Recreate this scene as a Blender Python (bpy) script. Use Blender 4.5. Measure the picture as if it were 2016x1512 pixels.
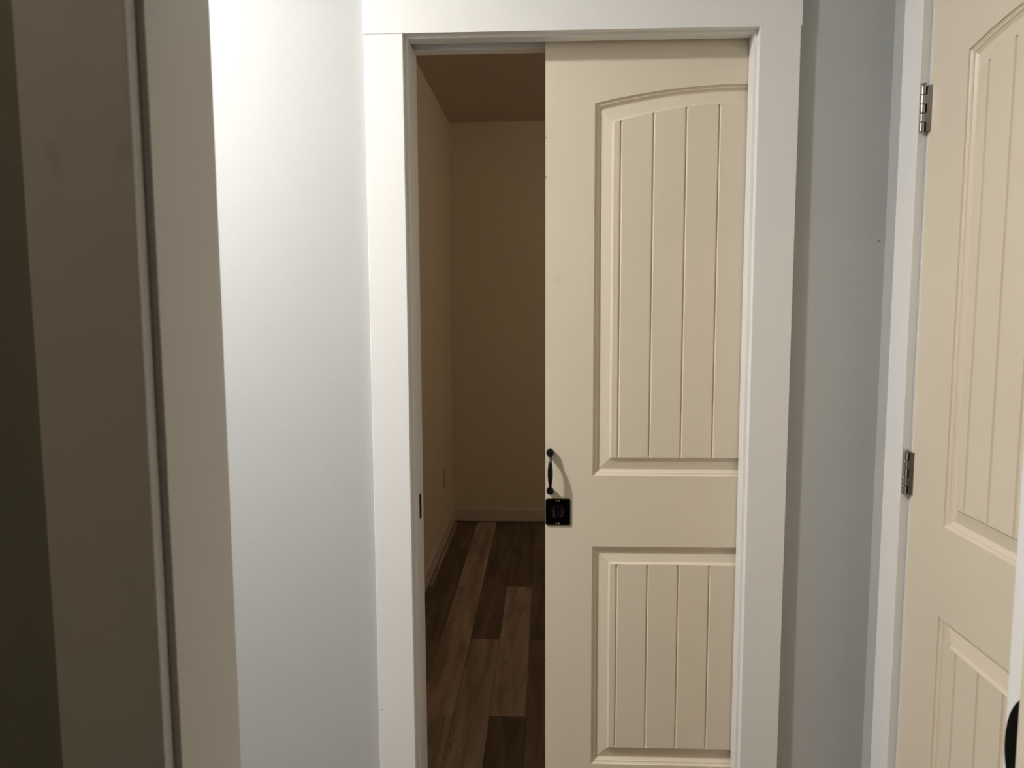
import bpy, bmesh, math, random
from mathutils import Matrix, Vector
random.seed(7)
for o in list(bpy.data.objects):
    bpy.data.objects.remove(o, do_unlink=True)
S = bpy.context.scene
COL = S.collection

# ------------------------------------------------------------------ camera
# metres; X right along the pocket-door wall, Y into the wall, Z up.
# X = 0 is the free edge of the sliding leaf, Y = 0 its face, Z = 0 the floor.
CAM_POS = Vector((-0.0008, -1.8412, 1.4016))
YAW, PITCH, ROLL = math.radians(2.468), math.radians(5.837), math.radians(-0.232)
fwd0 = Vector((-math.sin(YAW), math.cos(YAW), 0)); rgt0 = Vector((math.cos(YAW), math.sin(YAW), 0)); up0 = Vector((0, 0, 1))
fwd = fwd0 * math.cos(PITCH) - up0 * math.sin(PITCH)
up1 = up0 * math.cos(PITCH) + fwd0 * math.sin(PITCH)
rgt = rgt0 * math.cos(ROLL) + up1 * math.sin(ROLL)
up = up1 * math.cos(ROLL) - rgt0 * math.sin(ROLL)
cd = bpy.data.cameras.new('camera'); cam = bpy.data.objects.new('camera', cd); COL.objects.link(cam)
m = Matrix((rgt, up, -fwd)).transposed().to_4x4(); m.translation = CAM_POS
cam.matrix_world = m
cd.sensor_fit = 'HORIZONTAL'; cd.sensor_width = 36.0; cd.lens = 1511.88 / 2016 * 36.0
cd.clip_start = 0.01; cd.clip_end = 60
cd.dof.use_dof = True; cd.dof.focus_distance = 1.88; cd.dof.aperture_fstop = 8.4
S.camera = cam

# ------------------------------------------------------------------ world, light, exposure
w = bpy.data.worlds.new('world'); S.world = w; w.use_nodes = True
w.node_tree.nodes['Background'].inputs[0].default_value = (0.0, 0.0, 0.0, 1)
w.node_tree.nodes['Background'].inputs[1].default_value = 0.0
vs = S.view_settings
vs.view_transform = 'Standard'; vs.look = 'None'; vs.gamma = 1.0; vs.exposure = 0.0; vs.use_curve_mapping = False
LAMP_POS = (-1.32, -0.945, 2.612)      # flush disc light on the hall ceiling, left of the opening
LAMP_STRENGTH = 1035.0
LAMP_COLOR = (1.0, 0.98, 0.97)
NEAR_STRENGTH = 180.0                 # added fill bulbs brightening the two darker rooms, no source seen
NEAR_COLOR = (1.0, 0.82, 0.60)
ROOM_STRENGTH = 195.0
ROOM_COLOR = (1.0, 0.97, 0.94)

# ------------------------------------------------------------------ materials
def new_mat(name):
    mt = bpy.data.materials.new(name); mt.use_nodes = True
    nt = mt.node_tree; b = nt.nodes['Principled BSDF']
    return mt, nt, b
def N(nt, typ, **kw):
    n = nt.nodes.new(typ)
    for k, v in kw.items(): setattr(n, k, v)
    return n
def paint(name, col, rough=0.5, bump=0.0, bscale=400, vary=0.03, marks=(), spec=0.4):
    """painted surface: slight tone drift, fine roller texture, optional scuff marks at given places"""
    mt, nt, b = new_mat(name)
    geo = N(nt, 'ShaderNodeNewGeometry')
    n1 = N(nt, 'ShaderNodeTexNoise'); n1.inputs['Scale'].default_value = 3.0; n1.inputs['Detail'].default_value = 3
    nt.links.new(geo.outputs['Position'], n1.inputs['Vector'])
    mr = N(nt, 'ShaderNodeMapRange'); mr.inputs['From Min'].default_value = .3; mr.inputs['From Max'].default_value = .7
    mr.inputs['To Min'].default_value = 1 - vary; mr.inputs['To Max'].default_value = 1 + vary
    nt.links.new(n1.outputs['Fac'], mr.inputs['Value'])
    mx = N(nt, 'ShaderNodeVectorMath', operation='SCALE'); mx.inputs[0].default_value = col
    nt.links.new(mr.outputs['Result'], mx.inputs['Scale'])
    last = mx.outputs[0]
    for (p, sc, dc, amt) in marks:
        sub = N(nt, 'ShaderNodeVectorMath', operation='SUBTRACT'); sub.inputs[1].default_value = p
        nt.links.new(geo.outputs['Position'], sub.inputs[0])
        dv = N(nt, 'ShaderNodeVectorMath', operation='DIVIDE'); dv.inputs[1].default_value = sc
        nt.links.new(sub.outputs[0], dv.inputs[0])
        ln = N(nt, 'ShaderNodeVectorMath', operation='LENGTH'); nt.links.new(dv.outputs[0], ln.inputs[0])
        nz = N(nt, 'ShaderNodeTexNoise'); nz.inputs['Scale'].default_value = .35 / max(min(sc), .002); nt.links.new(geo.outputs['Position'], nz.inputs['Vector'])
        ad = N(nt, 'ShaderNodeMath', operation='ADD'); nt.links.new(ln.outputs['Value'], ad.inputs[0]); nt.links.new(nz.outputs['Fac'], ad.inputs[1])
        r2 = N(nt, 'ShaderNodeMapRange'); r2.interpolation_type = 'SMOOTHSTEP'
        r2.inputs['From Min'].default_value = .6; r2.inputs['From Max'].default_value = 1.7
        r2.inputs['To Min'].default_value = amt; r2.inputs['To Max'].default_value = 0.0
        nt.links.new(ad.outputs[0], r2.inputs['Value'])
        mm = N(nt, 'ShaderNodeMix', data_type='RGBA'); nt.links.new(r2.outputs['Result'], mm.inputs['Factor'])
        nt.links.new(last, mm.inputs['A']); mm.inputs['B'].default_value = (*dc, 1)
        last = mm.outputs['Result']
    nt.links.new(last, b.inputs['Base Color'])
    b.inputs['Roughness'].default_value = rough
    b.inputs['Specular IOR Level'].default_value = spec
    if bump > 0:
        n2 = N(nt, 'ShaderNodeTexNoise'); n2.inputs['Scale'].default_value = bscale; n2.inputs['Detail'].default_value = 2
        nt.links.new(geo.outputs['Position'], n2.inputs['Vector'])
        bp = N(nt, 'ShaderNodeBump'); bp.inputs['Strength'].default_value = bump; bp.inputs['Distance'].default_value = 0.0008
        nt.links.new(n2.outputs['Fac'], bp.inputs['Height']); nt.links.new(bp.outputs[0], b.inputs['Normal'])
    return mt
def plain(name, col, rough=.5, metal=0.0, spec=.5):
    mt, nt, b = new_mat(name)
    geo = N(nt, 'ShaderNodeNewGeometry')
    n1 = N(nt, 'ShaderNodeTexNoise'); n1.inputs['Scale'].default_value = 60
    nt.links.new(geo.outputs['Position'], n1.inputs['Vector'])
    mr = N(nt, 'ShaderNodeMapRange'); mr.inputs['To Min'].default_value = rough * .85; mr.inputs['To Max'].default_value = rough * 1.15
    nt.links.new(n1.outputs['Fac'], mr.inputs['Value']); nt.links.new(mr.outputs['Result'], b.inputs['Roughness'])
    b.inputs['Base Color'].default_value = (*col, 1); b.inputs['Metallic'].default_value = metal
    b.inputs['Specular IOR Level'].default_value = spec
    return mt
def wood(name, c_dark, c_mid, c_light, rough=.45, scale=1.0):
    """printed plank: long grain, soft bands, a few knots; varies from plank to plank"""
    mt, nt, b = new_mat(name)
    tc = N(nt, 'ShaderNodeTexCoord'); oi = N(nt, 'ShaderNodeObjectInfo')
    off = N(nt, 'ShaderNodeVectorMath', operation='SCALE'); off.inputs[0].default_value = (7.3, 11.7, 3.1)
    nt.links.new(oi.outputs['Random'], off.inputs['Scale'])
    ad = N(nt, 'ShaderNodeVectorMath', operation='ADD')
    nt.links.new(tc.outputs['Object'], ad.inputs[0]); nt.links.new(off.outputs[0], ad.inputs[1])
    def stretched(sx, sy, detail, rough_, dist=0.0):
        mp = N(nt, 'ShaderNodeMapping'); mp.inputs['Scale'].default_value = (sx, sy, 1)
        nt.links.new(ad.outputs[0], mp.inputs['Vector'])
        n = N(nt, 'ShaderNodeTexNoise'); n.inputs['Scale'].default_value = scale; n.inputs['Detail'].default_value = detail
        n.inputs['Roughness'].default_value = rough_; n.inputs['Distortion'].default_value = dist
        nt.links.new(mp.outputs[0], n.inputs['Vector']); return n
    bands = stretched(22, 2.0, 3, .5, .6); fine = stretched(230, 7, 4, .65, .2); knots = stretched(26, 9, 1, .5, 1.2)
    m1 = N(nt, 'ShaderNodeMath', operation='MULTIPLY_ADD'); m1.inputs[1].default_value = .72; m1.inputs[2].default_value = 0.0
    nt.links.new(bands.outputs['Fac'], m1.inputs[0])
    m2 = N(nt, 'ShaderNodeMath', operation='MULTIPLY_ADD'); m2.inputs[1].default_value = .28
    nt.links.new(fine.outputs['Fac'], m2.inputs[0]); nt.links.new(m1.outputs[0], m2.inputs[2])
    cr = N(nt, 'ShaderNodeValToRGB')
    e = cr.color_ramp.elements; e[0].position = .36; e[0].color = (*c_dark, 1); e[1].position = .66; e[1].color = (*c_light, 1)
    k = cr.color_ramp.elements.new(.5); k.color = (*c_mid, 1)
    nt.links.new(m2.outputs[0], cr.inputs['Fac'])
    kr = N(nt, 'ShaderNodeMapRange'); kr.inputs['From Min'].default_value = .70; kr.inputs['From Max'].default_value = .80
    kr.inputs['To Min'].default_value = 0; kr.inputs['To Max'].default_value = .75
    nt.links.new(knots.outputs['Fac'], kr.inputs['Value'])
    mm = N(nt, 'ShaderNodeMix', data_type='RGBA'); nt.links.new(kr.outputs['Result'], mm.inputs['Factor'])
    nt.links.new(cr.outputs['Color'], mm.inputs['A']); mm.inputs['B'].default_value = (c_dark[0] * .4, c_dark[1] * .4, c_dark[2] * .4, 1)
    vr = N(nt, 'ShaderNodeMapRange'); vr.inputs['To Min'].default_value = .86; vr.inputs['To Max'].default_value = 1.14
    nt.links.new(oi.outputs['Random'], vr.inputs['Value'])
    vm = N(nt, 'ShaderNodeVectorMath', operation='SCALE'); nt.links.new(mm.outputs['Result'], vm.inputs[0]); nt.links.new(vr.outputs['Result'], vm.inputs['Scale'])
    nt.links.new(vm.outputs[0], b.inputs['Base Color'])
    b.inputs['Roughness'].default_value = rough; b.inputs['Specular IOR Level'].default_value = .3
    bp = N(nt, 'ShaderNodeBump'); bp.inputs['Strength'].default_value = .15; bp.inputs['Distance'].default_value = .0006
    nt.links.new(fine.outputs['Fac'], bp.inputs['Height']); nt.links.new(bp.outputs[0], b.inputs['Normal'])
    return mt

M_TRIM = paint('white_trim_paint', (.90, .885, .855), .38, .12, 180, .012,
    marks=[((-.3992, -.0668, .4185), (.0022, .003, .0016), (.25, .24, .21), .8),
           ((-.3244, -.0668, .543), (.0022, .003, .0014), (.3, .28, .25), .6)])
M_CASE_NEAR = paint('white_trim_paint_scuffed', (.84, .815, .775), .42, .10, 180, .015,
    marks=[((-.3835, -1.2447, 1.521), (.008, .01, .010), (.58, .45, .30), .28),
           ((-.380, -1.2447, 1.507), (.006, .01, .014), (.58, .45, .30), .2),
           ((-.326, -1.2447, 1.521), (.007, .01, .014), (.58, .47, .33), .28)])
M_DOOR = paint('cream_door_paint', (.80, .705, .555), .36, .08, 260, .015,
    marks=[((.03, .0, 1.46), (.012, .01, .02), (.70, .60, .44), .5),
           ((.002, .0, 1.79), (.002, .01, .0025), (.2, .17, .12), .9),
           ((.0015, .0, 1.70), (.0015, .01, .0025), (.2, .17, .12), .9),
           ((.002, .0, .52), (.0015, .01, .0025), (.25, .2, .15), .8)])
M_WALL = paint('pale_grey_wall_paint', (.518, .522, .504), .62, .45, 330, .012,
    marks=[((-.717, -.047, .827), (.0012, .01, .004), (.12, .11, .1), .9),
           ((-.655, -.047, .69), (.004, .01, .007), (.56, .54, .47), .6),
           ((-.46, -.047, .535), (.0015, .01, .006), (.4, .4, .38), .6),
           ((.7535, -.047, 1.543), (.004, .01, .003), (.12, .11, .1), .9)])
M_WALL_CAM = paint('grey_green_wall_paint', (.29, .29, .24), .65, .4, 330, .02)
M_CREAM = paint('cream_room_paint', (.78, .65, .455), .65, .35, 330, .012)
M_CEIL = paint('white_ceiling_paint', (.78, .76, .72), .8, .5, 120, .01)
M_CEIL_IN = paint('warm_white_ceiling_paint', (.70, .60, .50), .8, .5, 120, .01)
M_TRIM_IN = paint('white_trim_warm_light', (.70, .58, .46), .45, .1, 180, .012)  # white trim with the room's warm bounce light tinted into its colour
M_PL_D = wood('dark_plank', (.085, .050, .026), (.14, .092, .055), (.20, .138, .088))
M_PL_L = wood('light_plank', (.22, .145, .088), (.36, .26, .175), (.46, .345, .245))
M_FLOOR = wood('brown_floor', (.10, .072, .05), (.17, .125, .088), (.20, .15, .105))
M_BLACK = plain('glossy_black', (.0015, .0015, .0015), .13, 0, .30)
M_LOCK = plain('polished_black', (.0012, .0012, .0012), .09, 0, .5)
M_BLACKM = plain('satin_black', (.0012, .0012, .0012), .38, 0, .06)
M_NICKEL = plain('satin_nickel', (.52, .49, .44), .30, 1.0)
M_DARKGAP = plain('dark_steel_track', (.10, .085, .07), .6, 0.0)
M_COPPER = plain('reddish_screw', (.55, .30, .24), .35, .8)
M_PLATE = plain('ivory_plastic', (.62, .48, .33), .35)
M_SLOT = plain('dark_slot', (.03, .025, .02), .6)

# ------------------------------------------------------------------ mesh helpers
def add_box(bm, x0, x1, y0, y1, z0, z1, bev=0.0, seg=2):
    t = bmesh.new()
    v = [t.verts.new(p) for p in ((x0, y0, z0), (x1, y0, z0), (x1, y1, z0), (x0, y1, z0), (x0, y0, z1), (x1, y0, z1), (x1, y1, z1), (x0, y1, z1))]
    for f in ((0, 3, 2, 1), (4, 5, 6, 7), (0, 1, 5, 4), (1, 2, 6, 5), (2, 3, 7, 6), (3, 0, 4, 7)): t.faces.new([v[i] for i in f])
    if bev > 0:
        bmesh.ops.bevel(t, geom=list(t.edges), offset=bev, segments=seg, affect='EDGES', profile=.5)
    merge(bm, t)
def merge(bm, t, mat=None):
    mp = {}
    for v in t.verts: mp[v] = bm.verts.new(mat @ v.co if mat else v.co)
    for f in t.faces:
        try:
            nf = bm.faces.new([mp[v] for v in f.verts]); nf.smooth = f.smooth
        except ValueError: pass
    t.free()
def box(x0, x1, y0, y1, z0, z1, bev=0.0, seg=2):
    bm = bmesh.new(); add_box(bm, x0, x1, y0, y1, z0, z1, bev, seg); return bm
def board(x0, x1, y0, y1, z0, z1, bev, axis, end=0.0):
    """box whose long edges (along axis) are eased, ends left square"""
    bm = box(x0, x1, y0, y1, z0, z1)
    ed = [e for e in bm.edges if abs((e.verts[0].co - e.verts[1].co).normalized()[axis]) > .99]
    bmesh.ops.bevel(bm, geom=ed, offset=bev, segments=2, affect='EDGES', profile=.5)
    return bm
def boxes(L, bev=0.0):
    bm = bmesh.new()
    for b in L: add_box(bm, *b, bev)
    return bm
def obj(name, bm, mat, parent=None, smooth=False, label=None):
    me = bpy.data.meshes.new(name)
    if smooth:
        for f in bm.faces: f.smooth = True
    bm.normal_update(); bm.to_mesh(me); bm.free()
    me.materials.append(mat)
    o = bpy.data.objects.new(name, me); COL.objects.link(o)
    if parent: o.parent = parent
    if label: o['label'] = label
    return o
def empty(name, loc=(0, 0, 0), rz=0):
    o = bpy.data.objects.new(name, None); COL.objects.link(o); o.location = loc; o.rotation_euler = (0, 0, rz); o.empty_display_size = .05
    return o
def tag(o, label, cat, group=None, kind=None):
    o['label'] = label; o['category'] = cat
    if group: o['group'] = group
    if kind: o['kind'] = kind
    return o
def struct(name, bm, mat, label, cat):
    return tag(obj(name, bm, mat), label, cat, kind='structure')
def add_tube(bm, pts, rads, n=16, squash=None):
    """tube with varying radius through pts"""
    rings = []; P = [Vector(p) for p in pts]
    for i, p in enumerate(P):
        d = (P[min(i + 1, len(P) - 1)] - P[max(i - 1, 0)]).normalized()
        a = Vector((1, 0, 0)); bb = d.cross(a).normalized(); a = bb.cross(d).normalized()
        rings.append([bm.verts.new(p + (a * math.cos(t) + bb * math.sin(t)) * rads[i]) for t in [2 * math.pi * k / n for k in range(n)]])
    for i in range(len(rings) - 1):
        for k in range(n):
            f = bm.faces.new((rings[i][k], rings[i][(k + 1) % n], rings[i + 1][(k + 1) % n], rings[i + 1][k])); f.smooth = True
    bm.faces.new(list(reversed(rings[0]))); bm.faces.new(rings[-1])
    bmesh.ops.recalc_face_normals(bm, faces=list(bm.faces))
def lathe(bm, prof, axis='y', origin=(0, 0, 0), n=24):
    """revolve (radius, height) pairs about an axis through origin"""
    rings = []; O = Vector(origin)
    for r_, h in prof:
        ring = []
        for k in range(n):
            t = 2 * math.pi * k / n; c, s = math.cos(t) * r_, math.sin(t) * r_
            p = {'y': (c, h, s), 'z': (c, s, h), 'x': (h, c, s)}[axis]
            ring.append(bm.verts.new(O + Vector(p)))
        rings.append(ring)
    for i in range(len(rings) - 1):
        for k in range(n):
            f = bm.faces.new((rings[i][k], rings[i][(k + 1) % n], rings[i + 1][(k + 1) % n], rings[i + 1][k])); f.smooth = True
    bm.faces.new(rings[0]); bm.faces.new(list(reversed(rings[-1])))
    bmesh.ops.recalc_face_normals(bm, faces=list(bm.faces))
def prism(poly, y0, y1, bev=0.0):
    """extrude an x-z outline from y0 to y1"""
    bm = bmesh.new()
    a = [bm.verts.new((x, y0, z)) for x, z in poly]; b = [bm.verts.new((x, y1, z)) for x, z in poly]
    bm.faces.new(a); bm.faces.new(list(reversed(b)))
    n = len(poly)
    for i in range(n): bm.faces.new((a[i], b[i], b[(i + 1) % n], a[(i + 1) % n]))
    bmesh.ops.recalc_face_normals(bm, faces=list(bm.faces))
    if bev: bmesh.ops.bevel(bm, geom=[e for e in bm.edges if abs(e.verts[0].co.y - y0) < 1e-6 and abs(e.verts[1].co.y - y0) < 1e-6], offset=bev, segments=2, affect='EDGES', profile=.5)
    return bm
def rrect(x0, x1, z0, z1, r, n=5):
    P = []
    for cx, cz, a0 in ((x1 - r, z1 - r, 0), (x0 + r, z1 - r, 90), (x0 + r, z0 + r, 180), (x1 - r, z0 + r, 270)):
        for k in range(n + 1):
            a = math.radians(a0 + 90 * k / n); P.append((cx + r * math.cos(a), cz + r * math.sin(a)))
    return P

# ------------------------------------------------------------------ the setting
YW0, YW1 = -0.047, 0.067          # pocket wall, hall face and room face
SL0, SL1 = -0.010, 0.034          # slot the leaf slides in
XR = 0.7674                        # hall face of the right wall
YF0, YF1 = -1.2286, -1.1083       # foreground wall: near face, hall face
ZC = 2.637                         # ceiling
XJL, XJR = -0.3112, 0.4627        # pocket opening jamb faces
ZH = 2.0018

# pocket wall: solid on the left, two skins round the pocket and over the head
struct('wall_back', boxes([(-3.6, XJL - .018, YW0, YW1, 0, ZC),
    (XJL - .018, XJR + .018, YW0, SL0, ZH + .018, ZC), (XJL - .018, XJR + .018, SL1, YW1, ZH + .018, ZC),
    (XJR + .018, 1.95, YW0, SL0, 0, ZC), (XJR + .018, 1.95, SL1, YW1, 0, ZC)]), M_WALL,
    'pale grey painted wall with the sliding door opening', 'wall')
# right wall, opening for the hinged door
D2Y0 = -.2220; D2W = .7885; D2Y1 = D2Y0 - D2W
struct('wall_right', boxes([(XR, XR + .114, D2Y0 + .0215, YW0, 0, ZC), (XR, XR + .114, YF1, D2Y1 - .0205, 0, ZC),
    (XR, XR + .114, D2Y1 - .0205, D2Y0 + .0215, 2.0415, ZC)]), M_WALL, 'pale grey side wall holding the hinged cream door', 'wall')
OJL, OJR = -.3132, .4532
struct('wall_front', boxes([(-3.6, OJL - .018, YF0 + .006, YF1, 0, ZC), (OJR + .018, 1.95, YF0 + .006, YF1, 0, ZC),
    (OJL - .018, OJR + .018, YF0 + .006, YF1, 2.06, ZC)]), M_WALL, 'hall side of the wall with the cased opening', 'wall')
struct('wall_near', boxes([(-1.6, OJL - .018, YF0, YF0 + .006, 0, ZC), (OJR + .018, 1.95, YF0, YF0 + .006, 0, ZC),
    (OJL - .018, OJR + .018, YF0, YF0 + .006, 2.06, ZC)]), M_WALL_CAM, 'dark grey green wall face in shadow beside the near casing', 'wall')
struct('wall_hall_end', box(-3.7, -3.6, YF0, YW1, 0, ZC), M_WALL, 'pale grey wall closing the far end of the hall', 'wall')
struct('floor', box(-3.7, 1.95, -3.6, YW1 + .001, -.05, -.004), M_FLOOR, 'brown wood plank floor of the hall', 'floor')
struct('ceiling', box(-3.7, 1.95, -3.6, YW1, ZC, ZC + .05), M_CEIL, 'white ceiling above the hall', 'ceiling')
# dark room the camera stands in
struct('wall_camera_room', boxes([(-1.7, -1.6, -3.6, YF0, 0, ZC), (1.95, 2.05, -3.6, YF0, 0, ZC), (-1.7, 2.05, -3.7, -3.6, 0, ZC)]), M_WALL_CAM,
    'dark grey green walls of the near room', 'wall')

# room beyond the sliding door
RX0, RX1, RY1, RZ = -.5985, 1.95, 3.042, 2.5325
struct('wall_room_left', box(RX0 - .1, RX0, YW1, RY1 + .1, 0, RZ), M_CREAM, 'cream side wall of the dim room beyond the opening', 'wall')
struct('wall_room_back', box(RX0, RX1, RY1, RY1 + .1, 0, RZ), M_CREAM, 'cream end wall of the dim room beyond the opening', 'wall')
struct('wall_room_right', box(RX1, RX1 + .1, YW1, RY1 + .1, 0, RZ), M_CREAM, 'cream wall of the dim room hidden behind the sliding door', 'wall')
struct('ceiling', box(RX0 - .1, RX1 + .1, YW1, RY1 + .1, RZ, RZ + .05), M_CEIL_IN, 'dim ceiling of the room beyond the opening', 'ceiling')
struct('wall_room_front', boxes([(RX0, XJL - .02, YW1, YW1 + .004, 0, RZ), (XJR + .02, RX1, YW1, YW1 + .004, 0, RZ), (XJL - .02, XJR + .02, YW1, YW1 + .004, ZH + .02, RZ)]), M_CREAM,
    'cream room side of the sliding door wall', 'wall')
def baseboard(x0, x1, y0, y1, name, label):
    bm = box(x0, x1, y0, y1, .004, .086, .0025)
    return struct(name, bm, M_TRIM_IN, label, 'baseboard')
baseboard(RX0, RX0 + .014, YW1 + .004, RY1 - .014, 'baseboard_left', 'flat baseboard running along the side wall of the dim room')
baseboard(RX0, RX1, RY1 - .014, RY1, 'baseboard_back', 'flat baseboard under the end wall of the dim room')

# plank floor of the room: each plank is a piece
fl = struct('floor', box(RX0 - .1, RX1 + .1, YW1 + .001, RY1 + .1, -.05, -.0065), M_SLOT, 'plank floor of mixed dark and light brown boards in the dim room', 'floor')
PW, PLN = .1245, 1.22
SEAM0 = -.0660
GAP = .0005
plank_cache = {}
def plank_mesh(w_, l_, mat):
    k = (round(w_, 4), round(l_, 4), mat.name)
    if k not in plank_cache:
        bm = box(-w_ / 2 + GAP, w_ / 2 - GAP, -l_ / 2 + GAP, l_ / 2 - GAP, -.006, 0, .0007, 1)
        me = bpy.data.meshes.new('plank'); bm.to_mesh(me); bm.free(); me.materials.append(mat); plank_cache[k] = me
    return plank_cache[k]
LIGHT = {(-3, 0), (-3, 1), (-3, 2), (-2, 1), (-1, 1), (-5, 2)}   # (row, index)
for row in range(-5, 16):
    xa = max(SEAM0 + (row) * PW, RX0 + .0145); xb = min(SEAM0 + (row + 1) * PW, RX1)
    if xb - xa < .01: continue
    # joints: odd rows at .66/1.88, even rows at .05/1.27/2.49
    j = [-.56, .66, 1.88, 3.10] if row % 2 else [.05 - 1.22, .05, 1.27, 2.49, 3.71]
    for i in range(len(j) - 1):
        ya = max(j[i], YW1 + .004); yb = min(j[i + 1], RY1 - .0145)
        if yb - ya < .02: continue
        if row >= 0: lightp = ((row * 7 + i * 3) % 5) in (1, 3) and row > 0
        else: lightp = (row, i) in LIGHT
        o = bpy.data.objects.new('plank', plank_mesh(xb - xa, yb - ya, M_PL_L if lightp else M_PL_D))
        COL.objects.link(o); o.location = ((xa + xb) / 2, (ya + yb) / 2, 0); o.parent = fl

# ------------------------------------------------------------------ trims
BV = .0016
# casing and split jamb of the sliding door
t1 = empty('trim_1', (XJL, YW0, 0)); tag(t1, 'white flat casing and jamb framing the sliding door opening', 'door frame', kind='structure')
def part(name, bm, mat, root, label=None, smooth=False):
    o = obj(name, bm, mat, None, smooth, label)
    o.parent = root; o.matrix_parent_inverse = (Matrix.Translation(root.location) @ Matrix.Rotation(root.rotation_euler.z, 4, 'Z')).inverted()
    return o
CX0, CX1, CY, CZ = -.3189, .4696, -.0668, 2.0076
part('casing_board', board(CX0 - .0885, CX0, CY, YW0, 0, CZ - .0009, BV, 2), M_TRIM, t1)
part('casing_board', board(CX1, CX1 + .0895, CY, YW0, 0, CZ, BV, 2), M_TRIM, t1)
part('casing_board', board(CX0 - .0890, CX1 + .0912, CY - .0001, YW0, CZ, CZ + .114, .0004, 0), M_TRIM, t1, 'white head casing board above the opening')
jl = part('jamb_board', box(XJL - .018, XJL, YW0 - .0005, YW1 + .004, 0, ZH, .001), M_TRIM, t1)
part('jamb_board', box(XJL - .018, XJR + .018, YW0 - .0005, SL0, ZH, ZH + .018, .001), M_TRIM, t1, 'front head board of the track slot')
part('jamb_board', box(XJL - .018, XJR + .018, SL1, YW1 + .004, ZH + .001, ZH + .018, .001), M_TRIM, t1, 'rear head board of the track slot')
part('jamb_board', box(XJR, XJR + .018, YW0 - .0005, SL0 + .005, 0, ZH, .001), M_TRIM, t1)
part('jamb_board', box(XJR, XJR + .018, SL1, YW1 + .004, 0, ZH, .001), M_TRIM, t1)
part('door_track', box(XJL, 1.9, SL0 + .014, SL1 - .012, ZH + .058, ZH + .085), M_DARKGAP, t1, 'dark sliding track hidden in the head slot')
# strike on the left jamb: black rounded plate with a latch hole rim
sp = part('strike_plate', box(XJL - .001, XJL + .0012, .009, .031, .876, .936, .0008), M_BLACKM, t1, 'narrow black strike plate on the jamb')

struct('baseboard_hall', boxes([(-3.6, CX0 - .0892, YW0 - .014, YW0, -.003, .09), (CX1 + .0914, XR, YW0 - .014, YW0, -.003, .09)], .002), M_TRIM, 'flat white baseboard along the hall wall', 'baseboard')
# hinged door frame on the right wall
t2 = empty('trim_2', (XR, D2Y0, 0)); tag(t2, 'white flat casing around the hinged cream door on the side wall', 'door frame', kind='structure')
c2y = -.2175; c2z = 2.0262
part('casing_board', box(XR - .019, XR, c2y, c2y + .0815, 0, c2z - .0003, BV), M_TRIM, t2)
c2n = D2Y1 - .0112
part('casing_board', box(XR - .019, XR, max(c2n - .0889, YF1 + .001), c2n, 0, c2z - .0003, BV), M_TRIM, t2)
part('casing_board', box(XR - .019, XR, max(c2n - .0889, YF1 + .001), c2y + .0815, c2z, c2z + .0889, BV), M_TRIM, t2, 'white head casing board')
part('jamb_board', box(XR - .0003, XR + .114, D2Y0 + .0035, D2Y0 + .0215, 0, 2.0385, .0008), M_TRIM, t2)
part('jamb_board', box(XR - .0003, XR + .114, D2Y1 - .0205, D2Y1 - .0025, 0, 2.0385, .0008), M_TRIM, t2)
part('jamb_board', box(XR - .0003, XR + .114, D2Y1 - .0205, D2Y0 + .0215, 2.0205, 2.0385, .0008), M_TRIM, t2)
part('door_stop', box(XR + .037, XR + .075, D2Y0 - .009, D2Y0 + .003, 0, 2.0205), M_TRIM, t2)

# cased opening the camera looks through
t3 = empty('trim_3', (OJL, YF0, 0)); tag(t3, 'shadowed white casing and jamb of the near opening', 'door frame', kind='structure')
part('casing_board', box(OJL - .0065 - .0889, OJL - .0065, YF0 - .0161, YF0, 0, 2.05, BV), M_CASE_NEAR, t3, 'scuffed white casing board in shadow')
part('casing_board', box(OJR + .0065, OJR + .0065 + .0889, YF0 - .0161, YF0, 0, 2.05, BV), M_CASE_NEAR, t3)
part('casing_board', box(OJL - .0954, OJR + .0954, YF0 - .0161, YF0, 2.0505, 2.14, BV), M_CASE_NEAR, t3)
part('casing_board', box(OJL - .0954, OJL - .0065, YF1, YF1 + .0178, 0, 2.05, BV), M_TRIM, t3)
part('casing_board', box(OJR + .0065, OJR + .0954, YF1, YF1 + .0178, 0, 2.05, BV), M_TRIM, t3)
part('casing_board', box(OJL - .0954, OJR + .0954, YF1, YF1 + .0178, 2.0505, 2.14, BV), M_TRIM, t3)
part('jamb_board', box(OJL - .018, OJL, YF0, YF1, 0, 2.044, .001), M_TRIM, t3)
part('jamb_board', box(OJR, OJR + .018, YF0, YF1, 0, 2.044, .001), M_TRIM, t3)
part('jamb_board', box(OJL - .018, OJR + .018, YF0, YF1, 2.0443, 2.06, .001), M_TRIM, t3)
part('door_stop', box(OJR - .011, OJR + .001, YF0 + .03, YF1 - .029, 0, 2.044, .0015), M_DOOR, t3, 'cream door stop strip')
# black strike plate with a rounded lip, half hidden by the stop
def strike_lip():
    bm = bmesh.new(); n = 40; zc, yc = .974, YF1 - .040; hz, hy = .0625, .0445
    pts = []
    for k in range(n):
        a = 2 * math.pi * k / n
        pts.append((yc + hy * math.cos(a) , zc + hz * math.sin(a)))
    f0 = [bm.verts.new((OJR - .0012, y, z)) for y, z in pts]; f1 = [bm.verts.new((OJR + .0006, y, z)) for y, z in pts]
    bm.faces.new(f0); bm.faces.new(list(reversed(f1)))
    for i in range(n): bm.faces.new((f0[i], f1[i], f1[(i + 1) % n], f0[(i + 1) % n]))
    bmesh.ops.recalc_face_normals(bm, faces=list(bm.faces)); return bm
part('strike_plate', strike_lip(), M_BLACKM, t3, 'rounded black strike plate half hidden by the stop')

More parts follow.
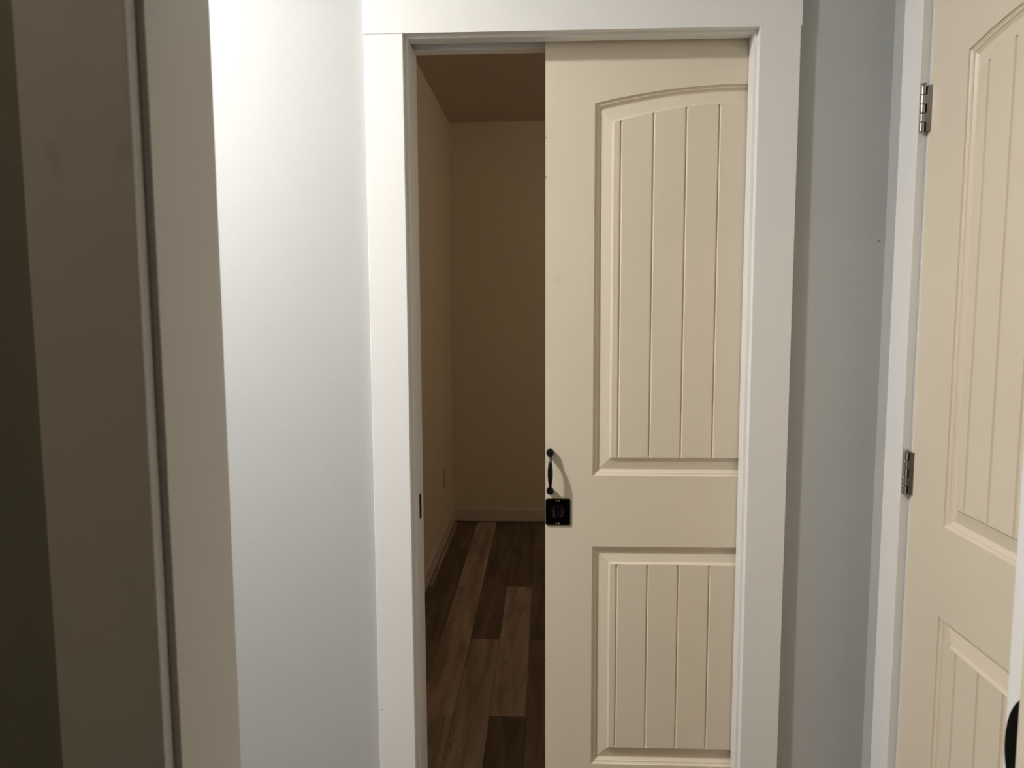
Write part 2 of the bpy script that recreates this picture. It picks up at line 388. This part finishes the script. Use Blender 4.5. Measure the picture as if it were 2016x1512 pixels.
# ------------------------------------------------------------------ panelled doors
PROFILE = [(0.0, 0.0), (.0008, .0030), (.0042, .0054), (.0066, .0056), (.0082, .0080), (.0125, .0116), (.0148, .0124), (.0160, .0120), (.0402, .0062), (.0446, .0010), (.0455, .0008)]
RELIEF_BACK = .0075
FIELD = .0455
def arch_z(x, c, half, apex, drop):
    return apex - drop * ((x - c) / half) ** 2
def contour(x0, x1, z0, c, half, apex, drop, d, n=28):
    """closed x-z loop of the panel outline pulled in by d (drop = 0 gives a square top)"""
    P = [(x0 + d, z0 + d), (x1 - d, z0 + d)]
    for k in range(n + 1):
        x = (x1 - d) + ((x0 + d) - (x1 - d)) * k / n
        xo = c + (x - c) * half / max(half - d, 1e-6)
        sl = -2 * drop * (xo - c) / half ** 2
        P.append((x, arch_z(xo, c, half, apex, drop) - d * (math.sqrt(1 + sl * sl) if drop else 1.0) * (.93 if drop else 1)))
    return P
def make_door(root, W, Hh, z0, stile, panels, grooves, thick, mat, gdepth=.0050):
    sr = stile
    x0, x1 = stile, W - sr; c = (x0 + x1) / 2; half = (x1 - x0) / 2
    (lz0, lz1), (uz0, uapex, udrop) = panels
    bm = bmesh.new()
    def quad(*p): bm.faces.new([bm.verts.new((a, 0, b)) for a, b in p])
    top = z0 + Hh
    quad((0, z0), (x0, z0), (x0, top), (0, top)); quad((x1, z0), (W, z0), (W, top), (x1, top))
    quad((x0, z0), (x1, z0), (x1, lz0), (x0, lz0)); quad((x0, lz1), (x1, lz1), (x1, uz0), (x0, uz0))
    n = 28
    for k in range(n):
        a = x0 + (x1 - x0) * k / n; b = x0 + (x1 - x0) * (k + 1) / n
        quad((a, arch_z(a, c, half, uapex, udrop)), (b, arch_z(b, c, half, uapex, udrop)), (b, top), (a, top))
    # edges and back
    e = [(0, z0), (W, z0), (W, top), (0, top)]
    for i in range(4):
        a, b = e[i], e[(i + 1) % 4]
        bm.faces.new([bm.verts.new(p) for p in ((a[0], 0, a[1]), (a[0], thick, a[1]), (b[0], thick, b[1]), (b[0], 0, b[1]))])
    bm.faces.new([bm.verts.new((a, thick, b)) for a, b in reversed(e)])
    bmesh.ops.remove_doubles(bm, verts=list(bm.verts), dist=1e-5)
    slab = obj('slab', bm, mat, root)
    for (nm, pz0, apex, drop) in (('arched_panel', uz0, uapex, udrop), ('square_panel', lz0, lz1, 0.0)):
        bm = bmesh.new(); loops = []
        for d, dep in PROFILE:
            loops.append([bm.verts.new((x, dep, z)) for x, z in contour(x0, x1, pz0, c, half, apex, drop, d)])
        back = [bm.verts.new((v.co.x, RELIEF_BACK, v.co.z)) for v in loops[-1]]
        loops.append(back); L = len(back)
        for i in range(len(loops) - 1):
            for k in range(L):
                bm.faces.new((loops[i][k], loops[i][(k + 1) % L], loops[i + 1][(k + 1) % L], loops[i + 1][k]))
        bm.faces.new(back)
        bmesh.ops.recalc_face_normals(bm, faces=list(bm.faces))
        bm.normal_update()
        if sum(f.normal.y * f.calc_area() for f in bm.faces) > 0: bmesh.ops.reverse_faces(bm, faces=list(bm.faces))
        pn = obj(nm, bm, mat, root)
        # planks of the field, V grooves between them
        fx0, fx1 = x0 + FIELD, x1 - FIELD
        gs = [fx0] + grooves + [fx1]
        def ztop(x):
            xo = c + (x - c) * half / (half - FIELD)
            sl = -2 * drop * (xo - c) / half ** 2
            return arch_z(xo, c, half, apex, drop) - FIELD * (math.sqrt(1 + sl * sl) if drop else 1.0) * (.93 if drop else 1)
        fz0 = pz0 + FIELD
        for i in range(len(gs) - 1):
            a, b = gs[i], gs[i + 1]; g = .0038; yf, yb = .0008, gdepth
            la = a + (g if i else 0); lb = b - (g if i < len(gs) - 2 else 0)
            bm = bmesh.new()
            m_ = 6; xs = [la + (lb - la) * k / m_ for k in range(m_ + 1)]
            F = [bm.verts.new((x, yf, fz0)) for x in xs]; T = [bm.verts.new((x, yf, ztop(x))) for x in xs]
            for k in range(m_): bm.faces.new((F[k], F[k + 1], T[k + 1], T[k]))
            if i:
                p, q = bm.verts.new((a, yb, fz0)), bm.verts.new((a, yb, ztop(a))); bm.faces.new((p, F[0], T[0], q))
            if i < len(gs) - 2:
                p, q = bm.verts.new((b, yb, fz0)), bm.verts.new((b, yb, ztop(b))); bm.faces.new((F[-1], p, q, T[-1]))
            obj('plank', bm, mat, pn)
    return slab

# sliding pocket door
d1 = empty('door_1', (0, 0, 0)); tag(d1, 'cream sliding door with arched plank panel, half pulled across the opening', 'door', kind='structure')
g1 = [.1755 + .0752 * k for k in range(8)]
make_door(d1, .9144, 2.03, .010, .1147, ((.2475, .8128), (.9892, 1.905, .0385)), g1, .030, M_DOOR)

# black bow pull
def pull():
    bm = bmesh.new(); x = .0120; zm = 1.0005; h = .0485
    pts = []; rad = []
    half = [(0, .0310, .0063), (.18, .0306, .0061), (.36, .0291, .0054), (.52, .0268, .0045), (.64, .0238, .0037), (.72, .0212, .0035), (.80, .0172, .0054), (.88, .0135, .0080), (.96, .0108, .0092), (1.03, .0098, .0092), (1.09, .0096, .0078), (1.14, .0096, .0052), (1.16, .0096, .0020)]
    prof = [(-a, b, c) for a, b, c in reversed(half)] + half[1:]
    for s, dpt, r_ in prof: pts.append((x, -dpt, zm + s * h)); rad.append(r_)
    add_tube(bm, pts, rad, 18)
    return bm, x, zm, h
bm, px, pz, ph = pull()
pl = obj('pull_handle', bm, M_BLACK, d1, True, 'black bow shaped pull handle')
for s in (-1, 1):
    bm = bmesh.new(); lathe(bm, [(.0078, 0), (.0080, -.003), (.0068, -.0055), (.0074, -.009)], 'y', (px, 0, pz + s * ph)); obj('foot', bm, M_BLACK, pl)

# square privacy lock
LX0, LX1, LZ0, LZ1 = .0006, .0614, .8660, .9320
def lock_frame():
    bm = bmesh.new(); o_ = rrect(LX0, LX1, LZ0, LZ1, .0045); i_ = rrect(LX0 + .0032, LX1 - .0032, LZ0 + .0032, LZ1 - .0032, .003)
    rings = []
    for P, y in ((o_, 0), (o_, -.0034), (rrect(LX0 + .0012, LX1 - .0012, LZ0 + .0012, LZ1 - .0012, .004), -.0044), (rrect(LX0 + .0024, LX1 - .0024, LZ0 + .0024, LZ1 - .0024, .0035), -.0044), (i_, -.0022)):
        rings.append([bm.verts.new((a, y, b)) for a, b in P])
    L = len(o_)
    for i in range(len(rings) - 1):
        for k in range(L): bm.faces.new((rings[i][k], rings[i][(k + 1) % L], rings[i + 1][(k + 1) % L], rings[i + 1][k]))
    bm.faces.new(rings[-1])
    bmesh.ops.recalc_face_normals(bm, faces=list(bm.faces)); return bm
lk = obj('lock_plate', lock_frame(), M_LOCK, d1, False, 'square black privacy lock plate')
lcx, lcz = (LX0 + LX1) / 2, (LZ0 + LZ1) / 2
bm = bmesh.new(); lathe(bm, [(.0165, -.0020), (.0165, -.0030), (.0150, -.0038), (.0142, -.0030), (.004, -.0027)], 'y', (lcx, 0, lcz - .001), 32); obj('rose', bm, M_LOCK, lk)
obj('thumb_turn', box(lcx - .0022, lcx + .0022, -.0125, -.0024, lcz - .010, lcz + .008, .0012), M_LOCK, lk)
for s in (-1, 1):
    obj('ridge', box(lcx + s * .0128 - .0012, lcx + s * .0128 + .0012, -.0062, -.0022, lcz - .0065, lcz + .0065, .0008), M_LOCK, lk)
obj('reflection_facet', prism([(lcx - .0115, LZ0 + .0052), (lcx + .0115, LZ0 + .0052), (lcx + .0105, LZ0 + .0205), (lcx - .006, LZ0 + .0205)], -.0036, -.0020, .0006), M_LOCK, lk)  # raised trapezoid standing in for a grey reflection low in the plate
for zz in (LZ1 - .0050, LZ0 + .0040):
    for sx in (-.0030, .0030):
        bm = bmesh.new(); lathe(bm, [(.0020, -.0018), (.0020, -.0044), (.0008, -.0048)], 'y', (lcx - .0008 + sx, 0, zz), 12); obj('screw', bm, M_COPPER, lk)

# hinged door on the side wall: local x runs towards the camera
d2 = empty('door_2', (XR - .0005, D2Y0, 0), -math.pi / 2); tag(d2, 'cream hinged door with arched plank panel, closed in the side wall', 'door', kind='structure')
cg = (D2W) / 2
g2 = [cg + .0752 * (k - 2.5) for k in range(6)]
make_door(d2, D2W, 2.006, .012, .1392, ((.2475, .795), (.974, 1.888, .0285)), g2, .035, M_DOOR, .0072)
obj('edge_band', box(-.0002, .0034, -.0003, .034, .012, 2.018, .0008), M_TRIM, d2, False, 'white band along the hinge edge')  # separate white strip along the hinge edge of the leaf
# hinges (local coords of door_2): barrel in front of the joint, leaves either side
def hinge(zc, root):
    h = empty('hinge'); h.parent = root; h.location = (0, 0, zc); h['label'] = 'satin nickel butt hinge'
    H = .0889; seg = H / 5; R = .0054; by = -.0130; bx = .0022
    for i in range(5):
        za = -H / 2 + i * seg + .0006; zb = za + seg - .0012
        bm = bmesh.new(); lathe(bm, [(R * .9, za), (R, za + .0005), (R, za + .0008), (R, za + .0012), (R, zb - .0012), (R, zb - .0008), (R, zb - .0005), (R * .9, zb)], 'z', (bx, by, 0), 24)
        obj('knuckle', bm, M_NICKEL, h)
    bm = bmesh.new(); lathe(bm, [(.0030, -H / 2 - .0012), (.0045, -H / 2 - .0006), (.0030, -H / 2 + .002), (.0028, H / 2), (.0028, H / 2 + .0030), (.0056, H / 2 + .0034), (.0058, H / 2 + .0050), (.0040, H / 2 + .0060)], 'z', (bx, by, 0), 20)
    obj('pin', bm, M_NICKEL, h)
    def slab(P, z0, z1, bm):
        a = [bm.verts.new((x, y, z0)) for x, y in P]; b = [bm.verts.new((x, y, z1)) for x, y in P]
        bm.faces.new(a); bm.faces.new(list(reversed(b)))
        for k in range(len(P)): bm.faces.new((a[k], b[k], b[(k + 1) % len(P)], a[(k + 1) % len(P)]))
    # door leaf: runs back from the barrel to the door edge, joined to knuckles 2 and 4
    bm = bmesh.new()
    for i in range(5):
        za = -H / 2 + i * seg; zb = za + seg
        if i in (1, 3): slab([(.0030, -.0150), (.0062, -.0150), (.0128, -.0010), (.0128, .0), (.0030, .0)], za, zb, bm)
        else: slab([(.0094, -.0083), (.0128, -.0010), (.0128, .0), (.0085, .0)], za, zb, bm)
    bmesh.ops.recalc_face_normals(bm, faces=list(bm.faces)); obj('leaf', bm, M_NICKEL, h)
    bm = bmesh.new()
    for i in (0, 2, 4):  # dark filler blocks stand in for the shadowed gap beside the knuckles
        za = -H / 2 + i * seg; slab([(.0030, -.0085), (.0076, -.0085), (.0072, .0), (.0030, .0)], za + .0004, za + seg - .0004, bm)
    bmesh.ops.recalc_face_normals(bm, faces=list(bm.faces)); obj('leaf_gap_shade', bm, M_SLOT, h)
    bm = bmesh.new(); add_box(bm, -.0012, .0004, -.0120, .0, -H / 2, H / 2, .0003, 1); obj('leaf', bm, M_NICKEL, h)
    return h
for zc in (1.7890, 1.0490, .300): hinge(zc, d2)

# wall outlet low on the side wall of the dim room
wo = empty('wall_outlet', (RX0, 2.62, .388)); tag(wo, 'small outlet plate low on the side wall of the dim room', 'outlet')
part('cover_plate', box(RX0, RX0 + .006, 2.62 - .036, 2.62 + .036, .388 - .058, .388 + .058, .002), M_PLATE, wo)
for dz in (-.02, .02):
    s_ = part('socket', box(RX0 + .0055, RX0 + .0075, 2.62 - .017, 2.62 + .017, .388 + dz - .014, .388 + dz + .014, .002), M_PLATE, wo)
    for dy in (-.006, .006):
        q = obj('slot', box(RX0 + .007, RX0 + .0078, 2.62 + dy - .001, 2.62 + dy + .001, .388 + dz - .004, .388 + dz + .004), M_SLOT)
        q.parent = s_; q.matrix_parent_inverse = Matrix.Translation((RX0, 2.62, .388)).inverted() if False else s_.matrix_parent_inverse.copy() @ Matrix.Identity(4)
        q.matrix_parent_inverse = Matrix.Identity(4)

# ------------------------------------------------------------------ lights out of frame (hall disc; added fill bulbs in the darker rooms)
def fill_bulb(pos, strength, color, ceil, label, r_=.034):  # added fill fixture for a dark room, its real source is unknown
    x, y, z = pos
    mt, nt, b = new_mat('fill_bulb_glow')
    b.inputs['Base Color'].default_value = (.9, .9, .9, 1); b.inputs['Emission Color'].default_value = (*color, 1); b.inputs['Emission Strength'].default_value = strength
    root = empty('ceiling_light', (x, y, ceil)); tag(root, label, 'lamp')
    bm = bmesh.new(); lathe(bm, [(.055, 0), (.055, -.006), (.040, -.014), (.018, -.016)], 'z', (0, 0, 0), 28); obj('canopy', bm, M_TRIM, root)
    bm = bmesh.new(); bmesh.ops.create_icosphere(bm, subdivisions=2, radius=r_, matrix=Matrix.Translation((0, 0, z - ceil)))
    obj('bulb', bm, mt, root, True)
    return root
def disc_light(pos, strength, color, label, r_=.070):
    x, y, z = pos
    mt, nt, b = new_mat('lit_lens')
    b.inputs['Base Color'].default_value = (.9, .9, .9, 1); b.inputs['Emission Color'].default_value = (*color, 1); b.inputs['Emission Strength'].default_value = strength
    root = empty('ceiling_light', (x, y, ZC)); tag(root, label, 'lamp')
    bm = bmesh.new(); lathe(bm, [(r_ + .022, 0), (r_ + .022, -.010), (r_ + .012, z - ZC - .001), (r_ + .001, z - ZC - .001), (r_ + .001, z - ZC + .003)], 'z', (0, 0, 0), 40); obj('trim_ring', bm, M_TRIM, root)
    bm = bmesh.new(); lathe(bm, [(r_, z - ZC), (r_ * .94, z - ZC - .006), (r_ * .78, z - ZC - .012), (r_ * .5, z - ZC - .016), (r_ * .1, z - ZC - .018)], 'z', (0, 0, 0), 24)
    obj('lens', bm, mt, root)
    return root
disc_light(LAMP_POS, LAMP_STRENGTH, LAMP_COLOR, 'flush round disc light lit on the hall ceiling')
fill_bulb((-.95, -2.5, 2.55), NEAR_STRENGTH, NEAR_COLOR, ZC, 'added dim fill bulb brightening the near room')
fill_bulb((1.55, 1.5, 2.44), ROOM_STRENGTH, ROOM_COLOR, RZ, 'added dim fill bulb brightening the room behind the sliding door')
